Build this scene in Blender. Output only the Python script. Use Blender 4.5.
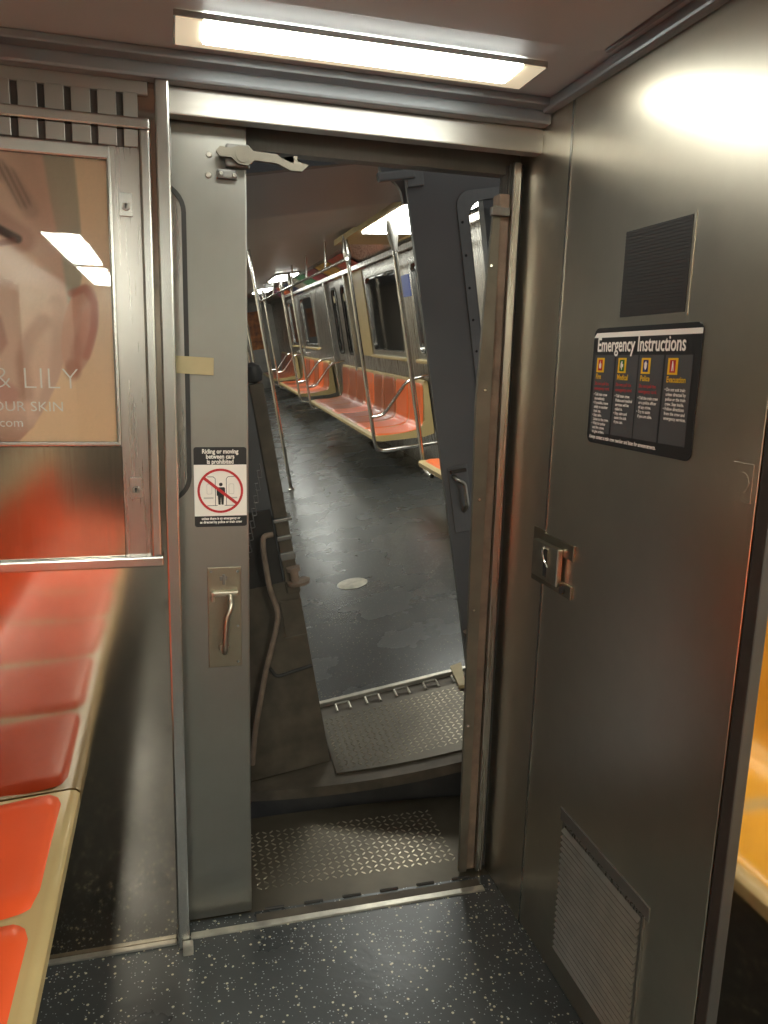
import bpy, bmesh, math, random
import numpy as np
from mathutils import Vector, Matrix
random.seed(7)
for o in list(bpy.data.objects): bpy.data.objects.remove(o)
SC = bpy.context.scene
COL = SC.collection

# ------------------------------------------------------------------ camera
cam = bpy.data.cameras.new('camera'); cam.sensor_fit = 'HORIZONTAL'; cam.sensor_width = 36.0
cam.lens = 36.0 * 769.0 / 768.0; cam.clip_start = 0.02; cam.clip_end = 100
cam_o = bpy.data.objects.new('camera', cam); COL.objects.link(cam_o); SC.camera = cam_o
def cdir(px, py): return Vector(((px - 384) / 769.0, (py - 512) / 769.0, 1.0))
_dn = cdir(278, 4480).normalized()
_fw = cdir(170, 360); _fw = (_fw - _dn * _fw.dot(_dn)).normalized()
_rt = _dn.cross(_fw)
if _rt.x < 0: _rt = -_rt
def to_car(v): return Vector((_rt.dot(v), _fw.dot(v), -_dn.dot(v)))
cr, cu, cb = to_car(Vector((1, 0, 0))), to_car(Vector((0, -1, 0))), to_car(Vector((0, 0, -1)))
CAM = Vector((0, 0, 1.42))
cam_o.matrix_world = Matrix(((cr.x, cu.x, cb.x, CAM.x), (cr.y, cu.y, cb.y, CAM.y), (cr.z, cu.z, cb.z, CAM.z), (0, 0, 0, 1)))

# ------------------------------------------------------------------ world, exposure
w = bpy.data.worlds.new('tunnel_dark'); SC.world = w; w.use_nodes = True
w.node_tree.nodes['Background'].inputs[0].default_value = (0.52, 0.54, 0.55, 1)
w.node_tree.nodes['Background'].inputs[1].default_value = 0.45
SC.view_settings.view_transform = 'Standard'; SC.view_settings.look = 'None'
SC.view_settings.exposure = 0.42; SC.view_settings.gamma = 1.0; SC.view_settings.use_curve_mapping = False
LAMP_END = 14.0        # lamp over the doorway
LAMP_ROW = 36.0        # lamp rows of this car
LAMP_NEXT = 14.0       # lamp rows of the next car

# ------------------------------------------------------------------ frames of the two cars
I4 = Matrix.Identity(4)
_f2 = Vector((-189, -178, 769)).normalized(); _d2 = Vector((440, 2950, 769)); _d2 = (_d2 - _f2 * _d2.dot(_f2)).normalized()
_r2 = _d2.cross(_f2)
if _r2.x < 0: _r2 = -_r2
X2, Y2, Z2 = to_car(_r2), to_car(_f2), to_car(-_d2)
O2 = CAM + to_car(cdir(325, 704)) * 3.0
CAR2 = Matrix(((X2.x, Y2.x, Z2.x, O2.x), (X2.y, Y2.y, Z2.y, O2.y), (X2.z, Y2.z, Z2.z, O2.z), (0, 0, 0, 1)))
FR = I4

# ------------------------------------------------------------------ materials
def srgb(r, g, b):
    f = lambda c: (c / 255 / 12.92) if c / 255 <= 0.04045 else ((c / 255 + 0.055) / 1.055) ** 2.4
    return (f(r), f(g), f(b), 1)
def base_mat(name):
    m = bpy.data.materials.new(name); m.use_nodes = True
    nt = m.node_tree; return m, nt, nt.nodes['Principled BSDF']
def plain(name, col, rough=0.5, metal=0.0, spec=0.5, coat=0.0, var=0.0, scale=8.0, bump=0.0):
    m, nt, p = base_mat(name)
    p.inputs['Base Color'].default_value = col; p.inputs['Roughness'].default_value = rough
    p.inputs['Metallic'].default_value = metal; p.inputs['Specular IOR Level'].default_value = spec
    p.inputs['Coat Weight'].default_value = coat; p.inputs['Coat Roughness'].default_value = 0.08
    if var or bump:
        tc = nt.nodes.new('ShaderNodeTexCoord'); n = nt.nodes.new('ShaderNodeTexNoise'); n.inputs['Scale'].default_value = scale
        n.inputs['Detail'].default_value = 6; nt.links.new(tc.outputs['Object'], n.inputs['Vector'])
        if var:
            mx = nt.nodes.new('ShaderNodeMix'); mx.data_type = 'RGBA'; mx.blend_type = 'MULTIPLY'; mx.inputs[0].default_value = 1
            r = nt.nodes.new('ShaderNodeMapRange'); r.inputs['From Min'].default_value = .3; r.inputs['From Max'].default_value = .7
            r.inputs['To Min'].default_value = 1 - var; r.inputs['To Max'].default_value = 1.0
            nt.links.new(n.outputs['Fac'], r.inputs['Value']); mx.inputs[6].default_value = col
            nt.links.new(r.outputs[0], mx.inputs[7]); nt.links.new(mx.outputs[2], p.inputs['Base Color'])
        if bump:
            b = nt.nodes.new('ShaderNodeBump'); b.inputs['Strength'].default_value = bump; b.inputs['Distance'].default_value = .004
            nt.links.new(n.outputs['Fac'], b.inputs['Height']); nt.links.new(b.outputs[0], p.inputs['Normal'])
    return m
def steel(name, col, rough, rvar=0.08, stretch=(26, 26, .8), bump=0.02, stain=0.25, wave=0.0, metal=1.0):
    m, nt, p = base_mat(name); L = nt.links.new
    tc = nt.nodes.new('ShaderNodeTexCoord')
    mp = nt.nodes.new('ShaderNodeMapping'); mp.inputs['Scale'].default_value = stretch; L(tc.outputs['Object'], mp.inputs[0])
    n = nt.nodes.new('ShaderNodeTexNoise'); n.inputs['Scale'].default_value = 5; n.inputs['Detail'].default_value = 5; L(mp.outputs[0], n.inputs['Vector'])
    n2 = nt.nodes.new('ShaderNodeTexNoise'); n2.inputs['Scale'].default_value = 2.6; n2.inputs['Detail'].default_value = 7; n2.inputs['Roughness'].default_value = .65
    L(tc.outputs['Object'], n2.inputs['Vector'])
    r = nt.nodes.new('ShaderNodeMapRange'); r.inputs['From Min'].default_value = .3; r.inputs['From Max'].default_value = .7
    r.inputs['To Min'].default_value = rough - rvar; r.inputs['To Max'].default_value = rough + rvar
    L(n.outputs['Fac'], r.inputs['Value']); L(r.outputs[0], p.inputs['Roughness'])
    r2 = nt.nodes.new('ShaderNodeMapRange'); r2.inputs['From Min'].default_value = .3; r2.inputs['From Max'].default_value = .7
    r2.inputs['To Min'].default_value = 1 - stain; r2.inputs['To Max'].default_value = 1.0
    L(n2.outputs['Fac'], r2.inputs['Value'])
    mx = nt.nodes.new('ShaderNodeMix'); mx.data_type = 'RGBA'; mx.blend_type = 'MULTIPLY'; mx.inputs[0].default_value = 1
    mx.inputs[6].default_value = col; L(r2.outputs[0], mx.inputs[7]); L(mx.outputs[2], p.inputs['Base Color'])
    p.inputs['Metallic'].default_value = metal
    b = nt.nodes.new('ShaderNodeBump'); b.inputs['Strength'].default_value = min(1, bump * 2); b.inputs['Distance'].default_value = .00002
    L(n.outputs['Fac'], b.inputs['Height'])
    last = b
    if wave:
        b2 = nt.nodes.new('ShaderNodeBump'); b2.inputs['Strength'].default_value = wave; b2.inputs['Distance'].default_value = .02
        n3 = nt.nodes.new('ShaderNodeTexNoise'); n3.inputs['Scale'].default_value = 3.2; n3.inputs['Detail'].default_value = 1
        L(tc.outputs['Object'], n3.inputs['Vector']); L(n3.outputs['Fac'], b2.inputs['Height']); L(b.outputs[0], b2.inputs['Normal']); last = b2
    L(last.outputs[0], p.inputs['Normal'])
    return m
def emit(name, col, s):
    m, nt, p = base_mat(name)
    p.inputs['Base Color'].default_value = col; p.inputs['Emission Color'].default_value = col; p.inputs['Emission Strength'].default_value = s
    return m
def glass(name, tint, rough=0.02, ior=1.5, opacity=0.0):
    m, nt, p = base_mat(name); L = nt.links.new
    out = nt.nodes['Material Output']
    t = nt.nodes.new('ShaderNodeBsdfTransparent'); t.inputs[0].default_value = tint
    p.inputs['Base Color'].default_value = (.02, .02, .02, 1); p.inputs['Roughness'].default_value = rough; p.inputs['Metallic'].default_value = 0
    g = nt.nodes.new('ShaderNodeBsdfGlossy'); g.inputs['Roughness'].default_value = rough
    fr = nt.nodes.new('ShaderNodeFresnel'); fr.inputs[0].default_value = ior
    mx = nt.nodes.new('ShaderNodeMixShader'); L(fr.outputs[0], mx.inputs[0]); L(t.outputs[0], mx.inputs[1]); L(g.outputs[0], mx.inputs[2])
    if opacity:
        d = nt.nodes.new('ShaderNodeMixShader'); d.inputs[0].default_value = opacity; L(mx.outputs[0], d.inputs[1]); L(p.outputs[0], d.inputs[2]); mx = d
    L(mx.outputs[0], out.inputs[0])
    return m
def speckle_floor(name, col, rough, fl=1.0, rv=.05):
    m, nt, p = base_mat(name); L = nt.links.new
    tc = nt.nodes.new('ShaderNodeTexCoord')
    n2 = nt.nodes.new('ShaderNodeTexNoise'); n2.inputs['Scale'].default_value = 3.0; n2.inputs['Detail'].default_value = 8; L(tc.outputs['Object'], n2.inputs['Vector'])
    basec = nt.nodes.new('ShaderNodeMix'); basec.data_type = 'RGBA'
    basec.inputs[6].default_value = tuple(c * (0.55 if fl == 1 else .8) for c in col[:3]) + (1,); basec.inputs[7].default_value = tuple(min(1, c * (1.5 if fl == 1 else 1.2)) for c in col[:3]) + (1,)
    L(n2.outputs['Fac'], basec.inputs[0]); prev = basec.outputs[2]
    for sc, th, c in ((60, .19, (.52, .47, .34, 1)), (130, .22, (.34, .36, .37, 1)), (38, .11, (.60, .55, .40, 1))):
        v = nt.nodes.new('ShaderNodeTexVoronoi'); v.inputs['Scale'].default_value = sc; L(tc.outputs['Object'], v.inputs['Vector'])
        lt = nt.nodes.new('ShaderNodeMath'); lt.operation = 'LESS_THAN'; lt.inputs[1].default_value = th; L(v.outputs['Distance'], lt.inputs[0])
        sp = nt.nodes.new('ShaderNodeSeparateColor'); L(v.outputs['Color'], sp.inputs[0])
        gt = nt.nodes.new('ShaderNodeMath'); gt.operation = 'GREATER_THAN'; gt.inputs[1].default_value = .5; L(sp.outputs[0], gt.inputs[0])
        mu = nt.nodes.new('ShaderNodeMath'); mu.operation = 'MULTIPLY'; L(lt.outputs[0], mu.inputs[0]); L(gt.outputs[0], mu.inputs[1])
        mx = nt.nodes.new('ShaderNodeMix'); mx.data_type = 'RGBA'; L(mu.outputs[0], mx.inputs[0]); L(prev, mx.inputs[6]); mx.inputs[7].default_value = tuple(v * fl for v in c[:3]) + (1,)
        prev = mx.outputs[2]
    L(prev, p.inputs['Base Color'])
    r = nt.nodes.new('ShaderNodeMapRange'); r.inputs['From Min'].default_value = .35; r.inputs['From Max'].default_value = .65
    r.inputs['To Min'].default_value = rough - rv; r.inputs['To Max'].default_value = rough + rv; L(n2.outputs['Fac'], r.inputs['Value']); L(r.outputs[0], p.inputs['Roughness'])
    n3 = nt.nodes.new('ShaderNodeTexNoise'); n3.inputs['Scale'].default_value = 30; n3.inputs['Detail'].default_value = 4; L(tc.outputs['Object'], n3.inputs['Vector'])
    b = nt.nodes.new('ShaderNodeBump'); b.inputs['Strength'].default_value = .35 if fl == 1 else .12; b.inputs['Distance'].default_value = .002; L(n3.outputs['Fac'], b.inputs['Height']); L(b.outputs[0], p.inputs['Normal'])
    return m

M = {}
M['steel_cab'] = steel('brushed_steel_cab', (.70, .64, .53, 1), .32, .015, stretch=(30, 30, .8), bump=.004, stain=.15, wave=.03)
M['steel_door'] = steel('brushed_steel_door', (.31, .30, .27, 1), .42, .02, bump=.006, stain=.15)
M['steel_wall'] = steel('polished_steel_wall', (.52, .45, .38, 1), .085, .012, bump=.003, stretch=(40, 40, 1), stain=.3, wave=.10)
M['steel_case'] = steel('steel_ad_case', (.45, .42, .38, 1), .28, .02, bump=.006, stain=.2)
M['steel_trim'] = plain('bright_steel_trim', (.50, .485, .45, 1), .27, 1.0, var=.15, scale=5)
M['slat_steel'] = plain('vent_slat_steel', (.36, .34, .31, 1), .38, .9, var=.15, scale=5)
M['steel_header'] = steel('steel_header', (.52, .50, .46, 1), .44, .05, stretch=(1.5, 40, 40), stain=.15)
M['steel_dark'] = steel('dull_grey_steel', (.27, .26, .24, 1), .5, .05, stain=.3)
M['steel_pole'] = plain('pole_steel', (.70, .68, .64, 1), .16, 1.0)
M['steel_soot'] = plain('sooty_brown_steel', srgb(96, 86, 72), .62, .25, var=.45, scale=14, bump=.3)
M['steel_soot_dark'] = plain('sooty_dark_steel', srgb(62, 58, 53), .65, .2, var=.4, scale=10, bump=.3)
M['grey_paint'] = plain('grey_door_paint', srgb(112, 110, 106), .5, .25, var=.12, scale=4)
M['worn_rubber'] = plain('worn_brown_rubber', srgb(136, 116, 98), .7, var=.4, scale=22, bump=.5)
M['rubber'] = plain('black_rubber', srgb(48, 46, 43), .5)
M['ceil'] = plain('ceiling_panel', srgb(176, 182, 186), .42, .0, var=.06, scale=2)
M['ceil2'] = plain('ceiling_panel_next', srgb(150, 148, 144), .4, .0, var=.1, scale=2)
M['ceil_trim'] = plain('ceiling_trim', srgb(132, 136, 140), .35, .4)
M['orange'] = plain('orange_seat', srgb(234, 92, 46), .40, spec=.3, coat=.04, var=.08, scale=3)
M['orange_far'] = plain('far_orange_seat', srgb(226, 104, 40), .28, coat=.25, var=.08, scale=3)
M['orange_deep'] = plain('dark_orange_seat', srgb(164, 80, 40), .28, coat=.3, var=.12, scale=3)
M['yellow'] = plain('amber_seat', srgb(222, 166, 52), .28, coat=.3, var=.06, scale=3)
M['cream'] = plain('cream_shell', srgb(184, 162, 112), .42, coat=.1, var=.12, scale=6)
M['floor'] = speckle_floor('speckled_floor', srgb(60, 62, 62), .32)
M['floor2'] = speckle_floor('worn_floor', srgb(66, 67, 66), .27, .35, .02)
M['plate'] = plain('checker_plate', srgb(92, 84, 70), .46, .55, var=.35, scale=9, bump=.2)
M['plate_top'] = plain('worn_plate_tops', srgb(176, 166, 144), .30, .9, var=.6, scale=7)
M['alu'] = plain('worn_aluminium', srgb(196, 190, 176), .38, .7, var=.35, scale=25, bump=.3)
M['wood'] = plain('pale_wood', srgb(196, 178, 132), .6, var=.15, scale=20)
M['tape'] = plain('masking_tape', srgb(190, 176, 134), .6, var=.1, scale=30)
M['black'] = plain('sign_black', srgb(38, 38, 38), .4)
M['sgrey'] = plain('sign_grey', srgb(78, 79, 80), .45)
M['white'] = plain('sign_white', srgb(248, 244, 234), .45)
M['red'] = plain('sign_red', srgb(196, 46, 48), .45)
M['syellow'] = plain('sign_yellow', srgb(236, 190, 30), .45)
M['sgreen'] = plain('sign_green', srgb(40, 110, 50), .45)
M['sblue'] = plain('sign_blue', srgb(44, 50, 110), .45)
M['slight'] = plain('sign_light_grey', srgb(196, 194, 186), .45)
M['screen'] = plain('dark_mesh', srgb(58, 56, 54), .55, .3)
M['chrome'] = plain('chrome', (.75, .73, .69, 1), .12, 1.0)
M['brass'] = steel('tarnished_handle', (.40, .36, .27, 1), .36, .06, stain=.35)
M['handle'] = plain('worn_handle', (.62, .57, .46, 1), .28, 1.0, var=.2, scale=30)
M['lens_end'] = emit('lamp_lens_end', srgb(214, 200, 170), .55)
M['lamp_end'] = emit('lamp_tube_end', (.97, 1, .92, 1), LAMP_END)
M['lamp_row'] = emit('lamp_tube_row', (.96, 1, .90, 1), LAMP_ROW)
M['lamp_next'] = emit('lamp_tube_next', (.97, 1, .92, 1), LAMP_NEXT)
M['dark_glass'] = plain('tunnel_dark_glass', (.012, .013, .014, 1), .05, 0, .6)
M['glass'] = glass('clear_glass', (.99, .99, .985, 1))
M['beige'] = plain('beige_wall_panel', srgb(196, 186, 166), .4, var=.06, scale=3)
M['case_low'] = steel('polished_case_panel', (.36, .33, .28, 1), .13, .03, stretch=(40, 40, 1), stain=.35, wave=.12)
M['jamb'] = plain('dull_jamb_steel', srgb(128, 122, 108), .5, .5, var=.3, scale=12, bump=.15)
M['jamb_bright'] = plain('louvre_steel', (.48, .45, .385, 1), .32, .85, var=.2, scale=20)
M['vent_dark'] = plain('vent_shadow', srgb(66, 60, 55), .6)
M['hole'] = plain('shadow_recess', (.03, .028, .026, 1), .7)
M['bluead'] = plain('blue_sticker', srgb(58, 84, 168), .4)
M['poster_txt'] = plain('poster_lettering', srgb(255, 252, 246), .5)

# ------------------------------------------------------------------ mesh helpers (coordinates are those of the current car)
def box(bm, x0, x1, y0, y1, z0, z1, bev=0.0, seg=2):
    r = bmesh.ops.create_cube(bm, size=1.0); vs = r['verts']
    for v in vs: v.co = Vector((x0 + (v.co.x + .5) * (x1 - x0), y0 + (v.co.y + .5) * (y1 - y0), z0 + (v.co.z + .5) * (z1 - z0)))
    if bev:
        es = list({e for v in vs for e in v.link_edges})
        bmesh.ops.bevel(bm, geom=es, offset=bev, segments=seg, profile=.6, affect='EDGES')
def cyl(bm, p0, p1, r0, r1=None, n=20):
    p0, p1 = Vector(p0), Vector(p1); r1 = r0 if r1 is None else r1
    q = (p1 - p0).to_track_quat('Z', 'Y').to_matrix()
    rings = []
    for p, r in ((p0, r0), (p1, r1)):
        rings.append([bm.verts.new(p + q @ Vector((r * math.cos(2 * math.pi * i / n), r * math.sin(2 * math.pi * i / n), 0))) for i in range(n)])
    for i in range(n):
        j = (i + 1) % n; bm.faces.new((rings[0][i], rings[0][j], rings[1][j], rings[1][i]))
    bm.faces.new(rings[0][::-1]); bm.faces.new(rings[1])
def lathe(bm, prof, base, n=24):
    rings = []
    for r, z in prof:
        rings.append([bm.verts.new(Vector(base) + Vector((r * math.cos(2 * math.pi * i / n), r * math.sin(2 * math.pi * i / n), z))) for i in range(n)])
    for a, b in zip(rings, rings[1:]):
        for i in range(n):
            j = (i + 1) % n; bm.faces.new((a[i], a[j], b[j], b[i]))
    bm.faces.new(rings[0][::-1]); bm.faces.new(rings[-1])
def smooth_path(pts, rad=0.03, k=5):
    pts = [Vector(p) for p in pts]; out = [pts[0]]
    for a, b, c in zip(pts, pts[1:], pts[2:]):
        r = min(rad, (b - a).length * .45, (c - b).length * .45)
        p, q = b + (a - b).normalized() * r, b + (c - b).normalized() * r
        for i in range(k + 1):
            t = i / k; out.append(p * (1 - t) ** 2 + b * 2 * t * (1 - t) + q * t * t)
    out.append(pts[-1]); return out
def tube(bm, pts, r, n=12, rad=0.03):
    pts = smooth_path(pts, rad) if len(pts) > 2 else [Vector(p) for p in pts]
    rs = r if isinstance(r, (list, tuple)) else [r] * len(pts)
    if len(rs) != len(pts): rs = [rs[0] + (rs[-1] - rs[0]) * i / (len(pts) - 1) for i in range(len(pts))]
    t0 = (pts[1] - pts[0]).normalized(); up = Vector((0, 0, 1)) if abs(t0.z) < .9 else Vector((1, 0, 0))
    u = t0.cross(up).normalized(); rings = []
    for i, p in enumerate(pts):
        t = (pts[min(i + 1, len(pts) - 1)] - pts[max(i - 1, 0)]).normalized()
        u = (u - t * u.dot(t)).normalized(); v = t.cross(u)
        rings.append([bm.verts.new(p + (u * math.cos(2 * math.pi * k / n) + v * math.sin(2 * math.pi * k / n)) * rs[i]) for k in range(n)])
    for a, b in zip(rings, rings[1:]):
        for k in range(n):
            j = (k + 1) % n; bm.faces.new((a[k], a[j], b[j], b[k]))
    bm.faces.new(rings[0][::-1]); bm.faces.new(rings[-1])
def prism(bm, poly, fn, d0, d1):
    """poly of (a,b) pairs, fn(a,b,d) -> point; extruded from d0 to d1"""
    a = [bm.verts.new(fn(p[0], p[1], d0)) for p in poly]; b = [bm.verts.new(fn(p[0], p[1], d1)) for p in poly]
    n = len(poly)
    for i in range(n):
        j = (i + 1) % n; bm.faces.new((a[i], a[j], b[j], b[i]))
    bm.faces.new(a[::-1]); bm.faces.new(b)
def rrect(a0, a1, b0, b1, r, k=6):
    pts = []
    for cx, cy, s in ((a1 - r, b1 - r, 0), (a0 + r, b1 - r, 90), (a0 + r, b0 + r, 180), (a1 - r, b0 + r, 270)):
        for i in range(k + 1):
            t = math.radians(s + 90 * i / k); pts.append((cx + r * math.cos(t), cy + r * math.sin(t)))
    return pts
def ring(bm, outer, inner, fn, d0, d1):
    n = len(outer); A = [[bm.verts.new(fn(p[0], p[1], d)) for p in poly] for poly in (outer, inner) for d in (d0, d1)]
    o0, o1, i0, i1 = A
    for i in range(n):
        j = (i + 1) % n
        for q in ((o0[i], o0[j], o1[j], o1[i]), (i0[j], i0[i], i1[i], i1[j]), (o1[i], o1[j], i1[j], i1[i]), (o0[j], o0[i], i0[i], i0[j])): bm.faces.new(q)
XZ = lambda a, b, d: Vector((a, d, b))       # faces across the car
YZ = lambda a, b, d: Vector((d, a, b))       # side walls
XY = lambda a, b, d: Vector((a, b, d))
BASE = {}
def NB(): return bmesh.new()
def obj(name, bm, mat, parent=None, label=None, cat=None, group=None, kind=None, smooth=False, base=None, fr=None):
    bmesh.ops.recalc_face_normals(bm, faces=bm.faces)
    if parent is not None: L = BASE[parent.name]
    else:
        xs = [v.co for v in bm.verts]
        L = Vector(base) if base else Vector(((min(v.x for v in xs) + max(v.x for v in xs)) / 2, (min(v.y for v in xs) + max(v.y for v in xs)) / 2, min(v.z for v in xs)))
    bmesh.ops.translate(bm, verts=bm.verts, vec=-L)
    me = bpy.data.meshes.new(name); bm.to_mesh(me); bm.free()
    for m in (mat if isinstance(mat, (list, tuple)) else [mat]): me.materials.append(m)
    if smooth:
        me.shade_smooth()
        me.set_sharp_from_angle(angle=math.radians(38))
    o = bpy.data.objects.new(name, me); COL.objects.link(o); BASE[o.name] = L
    if parent is not None: o.parent = parent
    else: o.matrix_world = (FR if fr is None else fr) @ Matrix.Translation(L)
    tag(o, label, cat, group, kind); return o
def tag(o, label=None, cat=None, group=None, kind=None):
    if label: o['label'] = label
    if cat: o['category'] = cat
    if group: o['group'] = group
    if kind: o['kind'] = kind
def thing(name, loc, label, cat, group=None, kind=None):
    o = bpy.data.objects.new(name, None); COL.objects.link(o); o.empty_display_size = .1
    BASE[o.name] = Vector(loc); o.matrix_world = FR @ Matrix.Translation(Vector(loc)); tag(o, label, cat, group, kind); return o
def dup(o, mat, label=None, group=None, parent=None):
    c = o.copy(); COL.objects.link(c); BASE[c.name] = BASE[o.name]
    if parent is None: c.matrix_world = mat
    else: c.parent = parent
    if label: c['label'] = label
    if group: c['group'] = group
    for ch in [x for x in bpy.data.objects if x.parent == o]: dup(ch, None, parent=c)
    return c
def struct(name, bm, mat, label=None, parent=None, **k):
    return obj(name, bm, mat, parent, label, kind=None if parent is not None else 'structure', **k)
def text(bm, body, size, org, right, up, align='LEFT', sx=1.0, bold=0.0, lift=0.0006, line=1.0):
    cu = bpy.data.curves.new('t', 'FONT'); cu.body = body; cu.size = size; cu.align_x = align; cu.offset = bold; cu.space_line = line
    cu.resolution_u = 3
    ob = bpy.data.objects.new('t', cu); COL.objects.link(ob); bpy.context.view_layer.update()
    me = bpy.data.meshes.new_from_object(ob.evaluated_get(bpy.context.evaluated_depsgraph_get()))
    right, up, org = Vector(right), Vector(up), Vector(org); nrm = right.cross(up)
    base = len(bm.verts); vs = [bm.verts.new(org + right * (v.co.x * sx) + up * v.co.y + nrm * lift) for v in me.vertices]
    for p in me.polygons:
        try: bm.faces.new([vs[i] for i in p.vertices])
        except ValueError: pass
    bpy.data.objects.remove(ob); bpy.data.curves.remove(cu); bpy.data.meshes.remove(me)
def flat(bm, poly, fn, d):
    bm.faces.new([bm.verts.new(fn(a, b, d)) for a, b in poly])
def screws(parent, pts, r, nrm, mat, name='screw'):
    for p in pts:
        b = NB(); p = Vector(p); n = Vector(nrm); cyl(b, p - n * .0005, p + n * r * .55, r, r * .7, 12); obj(name, b, mat, parent, smooth=True)

W0 = 1.737      # inner face of this car's end wall
# ================================================================== THIS CAR: structure
b = NB(); box(b, -.80, 1.62, -3.6, W0 - .004, -.05, 0); box(b, -.02, .84, W0 - .004, 1.80, -.05, -.004)
struct('floor', b, M['floor'], 'dark blue-grey speckled rubber floor of the near car')
b = NB(); box(b, -.80, 1.62, -3.6, 1.90, 2.0, 2.06); struct('ceiling', b, M['ceil'], 'smooth grey ceiling panel of the near car')
b = NB(); box(b, -.80, -.016, W0, W0 + .03, 0, 2.0); struct('wall_front', b, M['steel_wall'], 'polished stainless steel end wall left of the doorway')
b = NB(); box(b, -.80, -.77, -3.6, W0, 0, .98); box(b, -.80, -.77, -3.6, W0, 1.78, 2.0); box(b, -.80, -.77, -3.6, -1.2, .98, 1.78); box(b, -.80, -.77, .85, W0, .98, 1.78)
struct('wall_left', b, M['beige'], 'left side wall of the near car')
b = NB(); box(b, 1.57, 1.60, -3.6, .914, 0, .98); box(b, 1.57, 1.60, -3.6, .914, 1.78, 2.0); box(b, 1.57, 1.60, -3.6, -1.2, .98, 1.78); box(b, 1.57, 1.60, .5, .914, .98, 1.78)
struct('wall_right', b, M['beige'], 'right side wall of the near car behind the cab')
b = NB(); box(b, -.80, 1.62, -3.63, -3.6, 0, 2.0); struct('wall_back', b, M['steel_dark'], 'far back wall of the near car')
for n, x, y0, y1, lab in ((1, -.79, -1.2, .85, 'side window of the near car over the left bench'), (2, 1.585, -1.2, .5, 'side window of the near car over the right bench')):
    t = thing('window_%d' % n, (x, (y0 + y1) / 2, .98), lab, None, kind='structure')
    b = NB(); ring(b, rrect(y0, y1, .98, 1.78, .01), rrect(y0 + .04, y1 - .04, 1.02, 1.74, .05), YZ, x - .012, x + .02); obj('window_frame', b, M['steel_trim'], t)
    b = NB(); box(b, x - .003, x + .003, y0 + .03, y1 - .03, 1.01, 1.75); obj('pane', b, M['dark_glass'], t)
# cab side wall: fixed panel + cab partition
b = NB(); box(b, .84, .87, 1.602, 1.93, 0, 2.0); struct('wall_right', b, M['steel_cab'], 'narrow fixed steel panel between cab door and doorway')
b = NB(); box(b, .859, 1.60, .914, .936, 0, 2.0); struct('wall_back', b, M['steel_wall'], 'polished steel partition closing the cab towards the seats')
# cab door (a door of the car shell with its fittings)
cd = thing('door_1', (.855, 1.256, 0), 'brushed stainless cab door filling the right side', None, kind='structure')
b = NB(); box(b, .84, .868, .945, 1.594, .004, 1.985, .001, 1); obj('door_panel', b, M['steel_cab'], cd)
b = NB(); box(b, .8385, .845, 1.594, 1.6025, .0, 1.985); struct('trim_1', b, M['steel_trim'], 'thin bright strip on the hinge edge of the cab door')
b = NB(); box(b, .836, .858, .911, .937, 0, 1.99, .003); box(b, .845, .868, .937, .945, 0, 1.99); struct('trim_2', b, M['steel_soot_dark'], 'steel corner post at the near edge of the cab')
# ceiling mouldings
b = NB(); box(b, -.77, .84, 1.700, W0, 1.955, 1.985, .006); box(b, -.77, .84, 1.665, 1.705, 1.983, 2.0, .004); box(b, -.77, .84, 1.715, W0 + .01, 1.985, 2.0)
struct('trim_3', b, M['ceil_trim'], 'stepped cornice where ceiling meets the end wall')
b = NB(); box(b, .815, .84, -1, 1.70, 1.975, 2.0, .006); box(b, .79, .80, -1, 1.40, 1.994, 2.0, .002)
struct('trim_4', b, M['ceil_trim'], 'slim moulding along the top of the cab wall')
b = NB(); box(b, -.6, .775, -1.0, 1.385, 1.988, 2.001, .004); struct('trim_5', b, M['ceil'], 'raised ceiling access panel in front of the end lamp')
# header over the doorway
b = NB(); box(b, .011, .84, W0, 1.775, 1.903, 1.957, .003); box(b, -.016, .84, W0 + .03, 1.90, 1.975, 2.0)
struct('trim_6', b, M['steel_header'], 'bright brushed steel header beam above the doorway')
b = NB(); box(b, -.8, .842, 1.86, 1.90, 1.88, 2.0); box(b, -.8, .1, 1.85, 1.88, -.05, 1.88)
struct('wall_front', b, M['steel_dark'], 'dark outer skin of the near car end, behind the sliding door')
b = NB(); box(b, -.017, .011, 1.700, 1.765, .0, 1.956, .004); struct('trim_7', b, M['steel_trim'], 'bright square steel post between poster wall and sliding door')
b = NB(); box(b, -.006, .019, 1.678, 1.700, 0, .028, .004); obj('foot_bracket', b, M['alu'], None, 'small worn metal foot at the base of the bright door post', 'bracket')
b = NB(); box(b, -.77, -.02, 1.722, W0, 0, .007, .002); struct('baseboard_front', b, M['alu'], 'thin worn aluminium strip at the foot of the left end wall')
b = NB(); box(b, .014, .80, 1.732, 1.752, -.004, .005, .002); struct('trim_8', b, M['alu'], 'worn bright aluminium threshold strip of the near doorway')
# right jamb of the doorway
j = thing('trim_9', (.80, 1.85, 0), 'right jamb of the near doorway with worn rubber edge', None, kind='structure')
b = NB(); prism(b, [(.758, 0), (.780, 0), (.780, 1.80), (.763, 1.80), (.752, 1.60), (.741, 1.33), (.746, 1.0)], XZ, 1.822, 1.834); obj('steel_flange', b, M['jamb'], j)
b = NB(); box(b, .778, .806, 1.828, 1.87, 0, 1.83, .005); obj('rubber_edge', b, M['worn_rubber'], j)
b = NB(); box(b, .806, .826, 1.815, 1.90, 0, 1.90, .002); obj('jamb_strip', b, M['steel_case'], j)
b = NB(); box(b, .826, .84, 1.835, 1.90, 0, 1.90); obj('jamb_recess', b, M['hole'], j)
b = NB(); box(b, .752, .80, 1.812, 1.824, 1.775, 1.795, .003); obj('clip', b, M['steel_dark'], j)
screws(j, [(.762, 1.822, z) for z in (.45, .78, 1.08, 1.36, 1.66)], .005, (0, -1, 0), M['steel_pole'])

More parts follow.
